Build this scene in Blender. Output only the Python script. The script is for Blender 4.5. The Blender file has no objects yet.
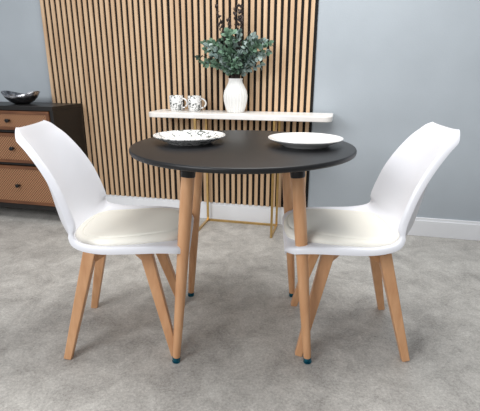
import bpy, bmesh, math, random
from mathutils import Vector, Matrix
random.seed(7)
scene=bpy.context.scene
scene.view_settings.view_transform='Standard'
COL=bpy.context.collection
pi=math.pi

# ---------------- materials ----------------
def lin(c):
    return tuple(((v/255)/12.92 if v/255<=.04045 else ((v/255+.055)/1.055)**2.4) for v in c)+(1,)
def mat(name,c,rough=.5,metal=0,spec=.5,coat=0,var=.0,scale=8,bump=0,bscale=60,stretch=None,c2=None,detail=4,ramp=(.35,.65)):
    m=bpy.data.materials.new(name); m.use_nodes=True
    nt=m.node_tree; b=nt.nodes["Principled BSDF"]
    b.inputs["Base Color"].default_value=lin(c); b.inputs["Roughness"].default_value=rough
    b.inputs["Metallic"].default_value=metal; b.inputs["Specular IOR Level"].default_value=spec
    b.inputs["Coat Weight"].default_value=coat
    tc=nt.nodes.new("ShaderNodeTexCoord"); mp=nt.nodes.new("ShaderNodeMapping")
    nt.links.new(tc.outputs["Object"],mp.inputs[0])
    if stretch: mp.inputs["Scale"].default_value=stretch
    if c2 or var:
        n=nt.nodes.new("ShaderNodeTexNoise"); n.inputs["Scale"].default_value=scale; n.inputs["Detail"].default_value=detail
        nt.links.new(mp.outputs[0],n.inputs["Vector"])
        r=nt.nodes.new("ShaderNodeValToRGB")
        if not c2: c2=tuple(max(0,v*(1-var)) for v in c)
        r.color_ramp.elements[0].color=lin(c2); r.color_ramp.elements[1].color=lin(c)
        r.color_ramp.elements[0].position=ramp[0]; r.color_ramp.elements[1].position=ramp[1]
        nt.links.new(n.outputs["Fac"],r.inputs[0]); nt.links.new(r.outputs[0],b.inputs["Base Color"])
    if bump:
        n2=nt.nodes.new("ShaderNodeTexNoise"); n2.inputs["Scale"].default_value=bscale; n2.inputs["Detail"].default_value=5
        nt.links.new(mp.outputs[0],n2.inputs["Vector"])
        bp=nt.nodes.new("ShaderNodeBump"); bp.inputs["Strength"].default_value=bump; bp.inputs["Distance"].default_value=.01
        nt.links.new(n2.outputs["Fac"],bp.inputs["Height"]); nt.links.new(bp.outputs[0],b.inputs["Normal"])
    return m
M={}
M['wall']=mat("wall_paint",(172,180,187),.9,var=.03,scale=3,bump=.08,bscale=120)
M['base']=mat("skirting_white",(236,238,242),.45,var=.02,scale=5)
M['slat']=mat("slat_oak",(214,184,150),.55,c2=(190,156,122),scale=6,stretch=(6,6,.6),ramp=(.3,.7))
M['felt']=mat("felt_black",(16,14,14),.95,var=.3,scale=60)
M['beech']=mat("beech_wood",(214,166,124),.42,c2=(192,140,98),scale=9,stretch=(5,5,.7),ramp=(.25,.75),bump=.03,bscale=40)
M['tabletop']=mat("table_black",(22,23,26),.42,var=.15,scale=40,spec=.45)
M['blackmetal']=mat("black_metal",(20,20,22),.4,metal=.3,var=.1,scale=30)
M['shell']=mat("chair_plastic_white",(228,229,235),.34,var=.01,scale=5)
M['cushion']=mat("cushion_leatherette",(232,229,219),.5,var=.01,scale=9,bump=.05,bscale=150)
M['glide']=mat("glide_teal",(20,110,130),.3,metal=.5,c2=(10,60,80),scale=50)
M['porcelain']=mat("porcelain",(232,232,231),.18,var=.01,scale=4,coat=.3)
M['marble']=mat("console_white",(242,240,238),.35,c2=(232,227,222),scale=9,ramp=(.3,.6))
M['gold']=mat("brushed_gold",(205,170,110),.3,metal=.9,var=.08,scale=30)
M['cabblack']=mat("cabinet_black",(24,22,22),.4,var=.25,scale=14)
M['cabwood']=mat("cabinet_wood",(120,77,48),.5,c2=(94,57,35),scale=8,stretch=(.7,5,5))
M['pewter']=mat("hammered_pewter",(205,205,210),.2,metal=1,c2=(90,90,96),scale=25,bump=.6,bscale=40)
M['vase']=mat("vase_ceramic",(240,240,238),.5,var=.02,scale=8)
M['leaf1']=mat("leaf_eucalyptus",(116,148,124),.6,c2=(84,114,94),scale=14)
M['leaf2']=mat("leaf_dusty",(160,176,172),.6,c2=(116,138,134),scale=14)
M['leaf3']=mat("leaf_dark",(60,80,64),.6,c2=(42,56,50),scale=14)
M['stem']=mat("stem_brown",(60,50,42),.7,var=.2,scale=20)
M['bud']=mat("flower_bud_dark",(74,62,60),.7,var=.3,scale=30)

def floor_mat():
    m=bpy.data.materials.new("floor_stone_vinyl"); m.use_nodes=True; nt=m.node_tree; b=nt.nodes["Principled BSDF"]
    tc=nt.nodes.new("ShaderNodeTexCoord")
    def noise(s,d,rough=.6,dist=0):
        n=nt.nodes.new("ShaderNodeTexNoise"); n.inputs["Scale"].default_value=s; n.inputs["Detail"].default_value=d
        n.inputs["Roughness"].default_value=rough; n.inputs["Distortion"].default_value=dist
        nt.links.new(tc.outputs["Object"],n.inputs["Vector"]); return n
    n1=noise(6,10,.82,.4); n2=noise(110,8,.9)
    mx=nt.nodes.new("ShaderNodeMix"); mx.inputs[0].default_value=.55
    nt.links.new(n1.outputs["Fac"],mx.inputs[2]); nt.links.new(n2.outputs["Fac"],mx.inputs[3])
    r=nt.nodes.new("ShaderNodeValToRGB"); e=r.color_ramp.elements
    e[0].position=.38; e[0].color=lin((124,121,117)); e[1].position=.62; e[1].color=lin((214,212,206))
    x=e.new(.5); x.color=lin((175,172,167))
    nt.links.new(mx.outputs[0],r.inputs[0]); nt.links.new(r.outputs[0],b.inputs["Base Color"])
    b.inputs["Roughness"].default_value=.5; b.inputs["Specular IOR Level"].default_value=.4
    bp=nt.nodes.new("ShaderNodeBump"); bp.inputs["Strength"].default_value=.4; bp.inputs["Distance"].default_value=.004
    nt.links.new(n2.outputs["Fac"],bp.inputs["Height"]); nt.links.new(bp.outputs[0],b.inputs["Normal"])
    return m
M['floor']=floor_mat()
def pattern_mat(name,scale,thr,dist=1.6,rmin=None,dark=(82,88,86)):
    m=bpy.data.materials.new(name); m.use_nodes=True; nt=m.node_tree; b=nt.nodes["Principled BSDF"]
    tc=nt.nodes.new("ShaderNodeTexCoord")
    n=nt.nodes.new("ShaderNodeTexNoise"); n.inputs["Scale"].default_value=scale; n.inputs["Detail"].default_value=3; n.inputs["Distortion"].default_value=dist
    nt.links.new(tc.outputs["Object"],n.inputs["Vector"])
    r=nt.nodes.new("ShaderNodeValToRGB"); r.color_ramp.elements[0].position=thr; r.color_ramp.elements[0].color=(0,0,0,1)
    r.color_ramp.elements[1].position=thr+.05; r.color_ramp.elements[1].color=(1,1,1,1)
    nt.links.new(n.outputs["Fac"],r.inputs[0]); fac=r.outputs[0]
    if rmin:
        ln=nt.nodes.new("ShaderNodeVectorMath"); ln.operation='LENGTH'; nt.links.new(tc.outputs["Object"],ln.inputs[0])
        mr=nt.nodes.new("ShaderNodeMapRange"); mr.inputs[1].default_value=rmin; mr.inputs[2].default_value=rmin+.02; mr.inputs[3].default_value=.35
        nt.links.new(ln.outputs["Value"],mr.inputs[0])
        mu=nt.nodes.new("ShaderNodeMath"); mu.operation='MULTIPLY'; nt.links.new(mr.outputs[0],mu.inputs[0]); nt.links.new(fac,mu.inputs[1]); fac=mu.outputs[0]
    mx=nt.nodes.new("ShaderNodeMix"); mx.data_type='RGBA'; mx.inputs[6].default_value=lin((232,232,231)); mx.inputs[7].default_value=lin(dark)
    nt.links.new(fac,mx.inputs[0]); nt.links.new(mx.outputs[2],b.inputs["Base Color"]); b.inputs["Roughness"].default_value=.2
    return m
M['pattern']=pattern_mat("porcelain_floral_plate",40,.53,2.2,.07,(98,106,104))
M['mugpat']=pattern_mat("porcelain_floral_mug",48,.535)
def rattan():
    m=bpy.data.materials.new("rattan_weave"); m.use_nodes=True; nt=m.node_tree; b=nt.nodes["Principled BSDF"]
    tc=nt.nodes.new("ShaderNodeTexCoord")
    mp=nt.nodes.new("ShaderNodeMapping"); mp.inputs["Scale"].default_value=(1,0,1)
    nt.links.new(tc.outputs["Object"],mp.inputs[0])
    ch=nt.nodes.new("ShaderNodeTexChecker"); ch.inputs["Scale"].default_value=105
    ch.inputs["Color1"].default_value=lin((172,126,90)); ch.inputs["Color2"].default_value=lin((100,65,43))
    nt.links.new(mp.outputs[0],ch.inputs["Vector"]); nt.links.new(ch.outputs[0],b.inputs["Base Color"]); b.inputs["Roughness"].default_value=.6
    return m
M['rattan']=rattan()

# ---------------- helpers ----------------
def empty(name,loc=(0,0,0),rz=0):
    o=bpy.data.objects.new(name,None); o.location=loc; o.rotation_euler=(0,0,rz); o.empty_display_size=.1; COL.objects.link(o); return o
def mk(name,verts,faces,m,parent=None,smooth=True,loc=(0,0,0),rz=0):
    me=bpy.data.meshes.new(name); me.from_pydata([tuple(v) for v in verts],[],faces); me.update()
    bm=bmesh.new(); bm.from_mesh(me); bmesh.ops.recalc_face_normals(bm,faces=bm.faces); bm.to_mesh(me); bm.free()
    if smooth:
        for p in me.polygons: p.use_smooth=True
    for mm in (m if isinstance(m,list) else [m]): me.materials.append(mm)
    o=bpy.data.objects.new(name,me); COL.objects.link(o); o.location=loc; o.rotation_euler=(0,0,rz)
    if parent: o.parent=parent
    return o
def boxes(name,bl,m,parent=None,bevel=0,loc=(0,0,0),rz=0):
    V=[];F=[]
    for (x0,x1,y0,y1,z0,z1) in bl:
        k=len(V); V+=[(x,y,z) for x in(x0,x1) for y in(y0,y1) for z in(z0,z1)]
        F+=[tuple(k+i for i in q) for q in((0,1,3,2),(4,6,7,5),(0,4,5,1),(2,3,7,6),(0,2,6,4),(1,5,7,3))]
    o=mk(name,V,F,m,parent,False,loc,rz)
    if bevel:
        b=o.modifiers.new("b","BEVEL"); b.width=bevel; b.segments=3; b.limit_method='ANGLE'
    return o
def lathe(name,prof,m,parent=None,seg=64,loc=(0,0,0),rib=0,nrib=0):
    V=[];F=[]
    for r,z in prof:
        for i in range(seg):
            a=2*pi*i/seg; rr=r*(1+rib*math.cos(nrib*a)) if r>.002 else r
            V.append((rr*math.cos(a),rr*math.sin(a),z))
    for j in range(len(prof)-1):
        for i in range(seg):
            F.append((j*seg+i,j*seg+(i+1)%seg,(j+1)*seg+(i+1)%seg,(j+1)*seg+i))
    F.append(tuple(range(seg))); F.append(tuple((len(prof)-1)*seg+i for i in range(seg)))
    o=mk(name,V,F,m,parent,True,loc)
    e=o.modifiers.new("es","EDGE_SPLIT"); e.split_angle=math.radians(50)
    return o
def tube(name,pts,rad,m,parent=None,seg=16,square=False):
    pts=[Vector(p) for p in pts]; n=len(pts)
    if not hasattr(rad,'__len__'): rad=[rad]*n
    V=[];F=[]; S=4 if square else seg
    for i,p in enumerate(pts):
        d=(pts[min(i+1,n-1)]-pts[max(i-1,0)]).normalized()
        ref=Vector((1,0,0)) if abs(d.x)<.8 else Vector((0,0,1))
        a=(ref-d*ref.dot(d)).normalized(); b=d.cross(a)
        for k in range(S):
            t=2*pi*k/S+(pi/4 if square else 0); f=rad[i]*(1.414 if square else 1)
            V.append(p+a*math.cos(t)*f+b*math.sin(t)*f)
    for i in range(n-1):
        for k in range(S): F.append((i*S+k,i*S+(k+1)%S,(i+1)*S+(k+1)%S,(i+1)*S+k))
    F.append(tuple(range(S))); F.append(tuple((n-1)*S+k for k in range(S)))
    o=mk(name,V,F,m,parent,not square)
    if square:
        bv=o.modifiers.new("b","BEVEL"); bv.width=.004; bv.segments=3; bv.limit_method='ANGLE'
    else:
        e=o.modifiers.new("es","EDGE_SPLIT"); e.split_angle=math.radians(50)
    return o

# ---------------- room ----------------
WY=math.radians(-13.2)
WO=Vector((0,2.82,0))
def wl(a,off,z=0):
    return Vector((WO.x+a*math.cos(WY)+off*math.sin(WY), WO.y+a*math.sin(WY)-off*math.cos(WY), z))
boxes("floor",[(-6,6,-4,6,-.1,0)],M['floor'])
boxes("wall_back",[(-5,5,0,.12,0,2.7)],M['wall'],loc=WO,rz=WY)
bb=boxes("baseboard_back",[(-5,5,-.018,0,0,.105),(-5,5,-.011,0,.105,.122)],M['base'],loc=WO,rz=WY,bevel=.002)

sp=empty("slat_wall_panel",WO,WY)
A0,A1=-1.385,.468
boxes("backing",[(A0,A1,-.009,-.0005,.124,2.45)],M['felt'],sp)
bl=[];n=46;pitch=(A1-A0)/n
for i in range(n):
    a=A0+i*pitch
    if i==23: a+=.003
    bl.append((a,a+.0225,-.022,-.009,.124,2.45))
boxes("slats",bl,M['slat'],sp,bevel=.0015)

# ---------------- sideboard ----------------
sb=empty("sideboard",wl(-1.144,.028),WY)
Wd=1.30; D=.33; Ht=.787
boxes("carcass",[(-Wd,0,-D,0,Ht-.028,Ht),(-.025,0,-D+.004,0,.085,Ht-.028),(-Wd,-Wd+.025,-D+.004,0,.085,Ht-.028),
  (-Wd+.025,-.025,-D+.004,0,.085,.115),(-Wd+.025,-.025,-.015,0,.115,Ht-.028),
  (-Wd/2-.011,-Wd/2+.011,-D+.004,-.015,.115,Ht-.028),
  (-Wd+.025,-.025,-D+.01,-.015,.612,.627),(-Wd+.025,-.025,-D+.01,-.015,.392,.407)],M['cabblack'],sb,bevel=.002)
boxes("legs",[(x,x+.035,y,y+.035,0,.085) for x in(-.04,-Wd+.005) for y in(-D+.008,-.04)],M['cabblack'],sb,bevel=.002)
rows=[(.119,.388),(.411,.608),(.631,.755)]
fr=[];rt=[];kn=[]
for (x0,x1) in[(-Wd/2+.015,-.029),(-Wd+.029,-Wd/2-.015)]:
    for z0,z1 in rows:
        bw=.02
        kn.append(((x0+x1)/2,(z0+z1)/2))
        fr+=[(x0,x1,-D-.004,-D+.016,z0,z0+bw),(x0,x1,-D-.004,-D+.016,z1-bw,z1),(x0,x0+bw,-D-.004,-D+.016,z0+bw,z1-bw),(x1-bw,x1,-D-.004,-D+.016,z0+bw,z1-bw)]
        rt.append((x0+bw,x1-bw,-D+.002,-D+.012,z0+bw,z1-bw))
boxes("drawer_frames",fr,M['cabwood'],sb,bevel=.0015)
boxes("rattan_panels",rt,M['rattan'],sb)
for i,(x,z) in enumerate(kn):
    tube("knob_%d"%(i+1),[(x,-D+.002,z),(x,-D-.012,z),(x,-D-.014,z),(x,-D-.028,z),(x,-D-.03,z)],[.005,.005,.012,.013,.009],M['blackmetal'],sb,seg=20)

def bowl():
    prof_o=[(.03,0),(.045,.001),(.075,.018),(.10,.042),(.118,.072)]
    prof_i=[(.114,.073),(.096,.046),(.072,.024),(.04,.009),(.0,.006)]
    V=[];F=[];S=56;P=prof_o+prof_i
    for r,z in P:
        for i in range(S):
            t=2*pi*i/S
            lift=.016*math.cos(2*t)*(r/.118)**2*(z/.073)
            V.append((r*1.12*math.cos(t),r*.85*math.sin(t),z+max(lift,-.02)))
    for j in range(len(P)-1):
        for i in range(S): F.append((j*S+i,j*S+(i+1)%S,(j+1)*S+(i+1)%S,(j+1)*S+i))
    F.append(tuple(range(S)))
    return mk("decorative_bowl",V,F,M['pewter'],None,True,wl(-1.49,.2,Ht),WY)
bowl()

# ---------------- console table ----------------
ct=empty("console_table",wl(.047,0),WY)
def rrect(x0,x1,y0,y1,rf,z0,z1,name,m,parent):
    pts=[]
    for cx,cy,a0,r in[(x1-.01,y1-.01,0,.01),(x0+.01,y1-.01,90,.01),(x0+rf,y0+rf,180,rf),(x1-rf,y0+rf,270,rf)]:
        for k in range(11):
            a=math.radians(a0+9*k); pts.append((cx+r*math.cos(a),cy+r*math.sin(a)))
    n=len(pts); V=[(x,y,z0) for x,y in pts]+[(x,y,z1) for x,y in pts]
    F=[tuple(range(n)),tuple(range(n,2*n))]+[(i,(i+1)%n,n+(i+1)%n,n+i) for i in range(n)]
    o=mk(name,V,F,m,parent,False); b=o.modifiers.new("b","BEVEL"); b.width=.004; b.segments=3; b.limit_method='ANGLE'; b.angle_limit=math.radians(40)
    return o
rrect(-.58,.55,-.29,-.026,.05,.732,.762,"top",M['marble'],ct)
g=.007
lb=[]
for x in(-.265,.222):
    lb+=[(x-g,x+g,-.285,-.05,0,2*g),(x-g,x+g,-.285,-.285+2*g,2*g,.732),(x-g,x+g,-.05-2*g,-.05,2*g,.732),(x-g,x+g,-.285+2*g,-.05-2*g,.732-2*g,.732)]
lb+=[(-.265+g,.222-g,-.05-2*g,-.05,0,2*g)]
boxes("legs",lb,M['gold'],ct,bevel=.001)

VZ=.762; vl=wl(.005,.155,VZ)
vprof=[(.044,0),(.050,.003),(.060,.03),(.070,.07),(.072,.10),(.067,.13),(.053,.158),(.043,.178),(.040,.192),(.043,.203),(.039,.203),(.036,.192),(.040,.17),(.055,.13),(.05,.05),(.02,.02)]
lathe("flower_vase",vprof,M['vase'],seg=144,loc=vl,rib=.03,nrib=24)

for k,(a,ang) in enumerate([(-.385,.1),(-.262,.25)]):
    e=empty("coffee_mug",wl(a,.15,.762),WY+ang)
    lathe("cup",[(.032,0),(.036,.002),(.041,.02),(.043,.05),(.043,.094),(.0415,.096),(.0395,.094),(.0395,.03),(.034,.008),(.01,.006)],M['mugpat'],e,seg=48)
    pts=[(.039+.032*math.sin(pi*t/12)*1.0,0,.05-.029*math.cos(pi*t/12)) for t in range(13)]
    tube("handle",pts,.0052,M['porcelain'],e,seg=12)

def plant():
    e=empty("eucalyptus_bouquet",vl,WY)
    V=[];F=[];MI=[]
    SV=[];SF=[]
    def leaf(p,d,L,Wd,mi):
        d=d.normalized(); up=Vector((random.uniform(-1,1),random.uniform(-1,1),random.uniform(-.2,1)))
        s=d.cross(up).normalized(); nn=s.cross(d)
        if (p+d*L).y>.105 or p.y>.1: return
        k=len(V); V.append(p)
        prof=[(.2,.62),(.45,1),(.7,.85),(.9,.42)]
        for t,w in prof:
            c=p+d*L*t+nn*(-.18*L*t*t)
            V.append(c+s*w*Wd/2+nn*.08*Wd); V.append(c); V.append(c-s*w*Wd/2+nn*.08*Wd)
        V.append(p+d*L-nn*.18*L)
        F.extend([(k,k+1,k+2),(k,k+2,k+3)]); MI.extend([mi]*2)
        for j in range(3):
            a=k+1+3*j
            F.extend([(a,a+3,a+4,a+1),(a+1,a+4,a+5,a+2)]); MI.extend([mi]*2)
        a=k+10; F.extend([(a,k+13,a+1),(a+1,k+13,a+2)]); MI.extend([mi]*2)
    def stem(pts,r):
        k=len(SV);S=5
        for i,p in enumerate(pts):
            rr=r*(1-.6*i/len(pts))
            for j in range(S): SV.append(p+Vector((math.cos(2*pi*j/S)*rr,math.sin(2*pi*j/S)*rr,0)))
        for i in range(len(pts)-1):
            for j in range(S): SF.append((k+i*S+j,k+i*S+(j+1)%S,k+(i+1)*S+(j+1)%S,k+(i+1)*S+j))
    NSt=46
    for i in range(NSt):
        az=2*pi*i/NSt*7+random.uniform(-.3,.3)
        out=random.uniform(.06,.225); h=random.uniform(.05,.22)*(1.25-out*1.6)+.015
        yy=math.sin(az)*out*.6
        tip=Vector((math.cos(az)*out,min(yy,.085),.20+h))
        p0=Vector((math.cos(az)*.012,math.sin(az)*.012,.06)); p1=Vector((math.cos(az)*.026,math.sin(az)*.026,.205))
        c=p1+Vector((0,0,h*.7))
        pts=[p0,p1]+[p1*(1-t)**2+c*2*t*(1-t)+tip*t*t for t in[j/10 for j in range(1,11)]]
        stem(pts,.002)
        kind=random.choice([0,0,1,0,2,1])
        for j in range(3,12):
            d=(pts[min(j+1,11)]-pts[j-1]).normalized()
            for s in range(4):
                r=Vector((random.uniform(-1,1),random.uniform(-1,1),random.uniform(-.7,1)))
                L=random.uniform(.024,.038)
                leaf(pts[j]+r*.003,d*.5+r,L,L*random.uniform(.6,.85),kind if random.random()<.8 else random.randint(0,2))
        leaf(tip,tip-pts[-2],.035,.022,kind)
    for (dx,dy,hz) in[(-.09,0,.50),(-.06,.03,.47),(0.0,.0,.58),(.012,.02,.66),(.045,-.02,.53),(.085,.01,.45),(-.03,-.03,.52),(-.115,.02,.60),(.03,.03,.60)]:
        p1=Vector((dx*.15,dy*.2,.2)); tip=Vector((dx,dy,hz))
        pts=[p1.lerp(tip,t/14)+Vector((.008*math.sin(t*.8),0,0)) for t in range(15)]
        stem(pts,.0026)
        for j in range(7,15):
            for s in range(5):
                r=Vector((random.uniform(-1,1),random.uniform(-1,1),1.2))
                leaf(pts[j]+Vector((0,0,random.uniform(-.008,.008))),r,.022,.012,3)
    o=mk("leaves",V,F,[M['leaf1'],M['leaf2'],M['leaf3'],M['bud']],e,True)
    for p,mi in zip(o.data.polygons,MI): p.material_index=mi
    mk("stems",SV,SF,M['stem'],e,True)
plant()

# ---------------- dining table ----------------
dt=empty("dining_table",(.009,1.522,0))
R=.4
tp=[(0.0,.732),(R-.006,.732),(R-.002,.734),(R,.738),(R,.745),(R-.002,.749),(R-.005,.75),(0.0,.75)]
tp=[(max(r,.0005),z) for r,z in tp]
lathe("top",tp,M['tabletop'],dt,seg=160)
S0,S1=.475/2,.355/2
i=0
for sx in(-1,1):
    for sy in(-1,1):
        i+=1
        def P(z): 
            t=z/.70; return (sx*(S0+(S1-S0)*t),sy*(S0+(S1-S0)*t),z)
        tube("leg_%d"%i,[P(.018),P(.1),P(.3),P(.5),P(.69)],[.0135,.0155,.019,.0215,.0225],M['beech'],dt,seg=32)
        tube("foot_glide_%d"%i,[P(0),P(.004),P(.005),P(.012),P(.013),P(.02)],[.014,.015,.011,.011,.0145,.0145],M['glide'],dt,seg=24)
        tube("leg_bracket_%d"%i,[P(.672),P(.676),P(.732)],[.0232,.0245,.0255],M['blackmetal'],dt,seg=32)
q=S1-.01
boxes("apron_frame",[(-q,q,-q-.008,-q+.008,.705,.732),(-q,q,q-.008,q+.008,.705,.732),(-q-.008,-q+.008,-q,q,.705,.732),(q-.008,q+.008,-q,q,.705,.732)],M['blackmetal'],dt)

def plate(loc,m,rz):
    pr=[(.0005,.002),(.05,.002),(.07,0),(.078,.0),(.082,.004),(.108,.015),(.130,.0255),(.1325,.0275),(.132,.0295),(.129,.029),(.106,.0195),(.088,.0115),(.074,.008),(.0005,.0075)]
    o=lathe("dinner_plate",pr,m,seg=96,loc=loc); o.rotation_euler=(0,0,rz); return o
plate((-.187,1.56,.75),M['pattern'],.4)
plate((.231,1.50,.75),M['porcelain'],0)

# ---------------- chairs ----------------
SEC=[(.268,.398,.15,.0),(.268,.418,.172,.0),(.240,.432,.198,.004),(.17,.432,.213,.014),(.08,.421,.222,.028),(-.02,.411,.224,.042),(-.10,.415,.216,.058),
 (-.150,.440,.207,.078),(-.180,.485,.201,.094),(-.196,.545,.196,.094),(-.208,.61,.189,.084),(-.225,.68,.177,.066),(-.244,.745,.162,.043),(-.258,.785,.148,.024),(-.265,.806,.136,.014),(-.271,.822,.112,.004)]
def cr(a,b,c,d,t):
    return .5*((2*b)+(-a+c)*t+(2*a-5*b+4*c-d)*t*t+(-a+3*b-3*c+d)*t**3)
def sec(s):
    n=len(SEC)-1; s=max(0,min(n-1e-6,s)); i=int(s); t=s-i
    g=lambda k: SEC[max(0,min(n,k))]
    return [cr(g(i-1)[j],g(i)[j],g(i+1)[j],g(i+2)[j],t) for j in range(4)]
def SP(s,u,off=0):
    x,z,w,r=sec(s); x2,z2=sec(s+.05)[:2]; x1,z1=sec(s-.05)[:2]
    tx,tz=x2-x1,z2-z1; L=math.hypot(tx,tz); nx,nz=tz/L,-tx/L
    au=min(1,abs(u)); ex=max(0,abs(u)-1)
    h=r*au**2.2+off
    y=w*au*(1-.04*au*au)*1.04
    if ex>0:
        fade=min(1,s/2.0)*min(1,(len(SEC)-1-s)/2.0)
        a=ex/.12*1.35
        y+=.007*math.sin(a)*fade; h-=.020*(1-math.cos(a))*1.2*fade
    return Vector((x+nx*h,math.copysign(y,u),z+nz*h))
def chair(loc,rz):
    e=empty("dining_chair",loc,rz)
    us=[-1.12,-1.09,-1.06,-1.03]+[-1+2*j/24 for j in range(25)]+[1.03,1.06,1.09,1.12]
    NS,NU=62,len(us)-1; V=[];F=[]
    n=len(SEC)-1
    for i in range(NS+1):
        for u in us: V.append(SP(n*i/NS,u))
    for i in range(NS):
        for j in range(NU):
            k=i*(NU+1)+j; F.append((k,k+1,k+NU+2,k+NU+1))
    o=mk("shell",V,F,M['shell'],e)
    so=o.modifiers.new("s","SOLIDIFY"); so.thickness=.009; so.offset=0
    bv=o.modifiers.new("b","BEVEL"); bv.width=.003; bv.segments=3; bv.limit_method='ANGLE'; bv.angle_limit=math.radians(60)
    V=[];F=[];NA=64; sc,sr=4.15,2.85
    RR=[.12,.3,.5,.66,.76,.80,.815,.83,.845,.86,.90,.94,.97,.99,1.0]; NR=len(RR)
    def cp(r,a,up):
        ca,sa=math.cos(a),math.sin(a)
        ca=math.copysign(abs(ca)**.75,ca); sa=math.copysign(abs(sa)**.75,sa)
        s=sc+sr*r*ca; u=.80*r*sa
        hh=.006+(.034*(1-r**5)**.5 if up else 0)
        if up: hh-=.004*math.exp(-((r-.83)/.016)**2)
        return SP(s,u,hh)
    V.append(cp(0,0,True))
    for r in RR:
        for j in range(NA): V.append(cp(r,2*pi*j/NA,True))
    for j in range(NA): F.append((0,1+j,1+(j+1)%NA))
    for i in range(NR-1):
        for j in range(NA):
            k=1+i*NA; F.append((k+j,k+(j+1)%NA,k+NA+(j+1)%NA,k+NA+j))
    k=1+(NR-1)*NA; b0=len(V)
    for j in range(NA):
        V.append(cp(.97,2*pi*j/NA,False)+Vector((0,0,-.006)))
    for j in range(NA): F.append((k+j,k+(j+1)%NA,b0+(j+1)%NA,b0+j))
    F.append(tuple(b0+j for j in range(NA)))
    mk("seat_cushion",V,F,M['cushion'],e)
    cx=.015; ft,tt=.194,.098
    k=0
    for sx in(-1,1):
        for sy in(-1,1):
            k+=1
            f=Vector((cx+sx*ft,sy*(ft-.016),0)); t=Vector((cx+sx*tt,sy*tt,.385))
            o=tube("leg_%d"%k,[f,f.lerp(t,.5),t],[.0138,.018,.0215],M['beech'],e,square=True)
            V0=Vector((cx+sx*(tt-.004),sy*(tt-.004),.362)); V1=Vector((cx+sx*.015,sy*.015,.374))
            tube("cross_rail_%d"%k,[V0,V0.lerp(V1,.5)+Vector((0,0,.008)),V1],[.016,.015,.015],M['beech'],e,square=True)
    boxes("mount_plate",[(cx-.09,cx+.09,-.07,.07,.386,.391)],M['blackmetal'],e,bevel=.001)
    boxes("mount_spacer",[(cx-.07,cx+.07,-.05,.05,.391,.410)],M['shell'],e,bevel=.004)
    return e
chair((-.457,1.490,0),math.radians(3.5))
chair((.439,1.488,0),pi-math.radians(4))

# ---------------- light ----------------
w=bpy.data.worlds.new("room_ambient"); scene.world=w; w.use_nodes=True
bg=w.node_tree.nodes["Background"]; bg.inputs[0].default_value=(.95,.97,1,1); bg.inputs[1].default_value=.44
def area(name,loc,target,sx,sy,power,col=(1,1,1)):
    l=bpy.data.lights.new(name,"AREA"); l.shape='RECTANGLE'; l.size=sx; l.size_y=sy; l.energy=power; l.color=col
    o=bpy.data.objects.new(name,l); o.location=loc
    o.rotation_euler=(Vector(target)-Vector(loc)).to_track_quat('-Z','Y').to_euler(); COL.objects.link(o); return o
area("window_light",(-2.4,-1.0,2.2),(0,1.8,.5),1.8,1.5,86,(.98,.99,1))
area("ceiling_light",(.2,1.6,2.6),(.1,1.7,0),1.6,1.2,52,(1,.99,.97))

# ---------------- camera ----------------
c=bpy.data.cameras.new("camera"); c.sensor_width=36; c.lens=36*421.5/480; c.clip_start=.02
co=bpy.data.objects.new("camera",c); COL.objects.link(co)
co.matrix_world=Matrix.Translation((0,0,.997))@Matrix.Rotation(math.radians(90-17.47),4,'X')@Matrix.Rotation(math.radians(.24),4,'Z')
scene.camera=co
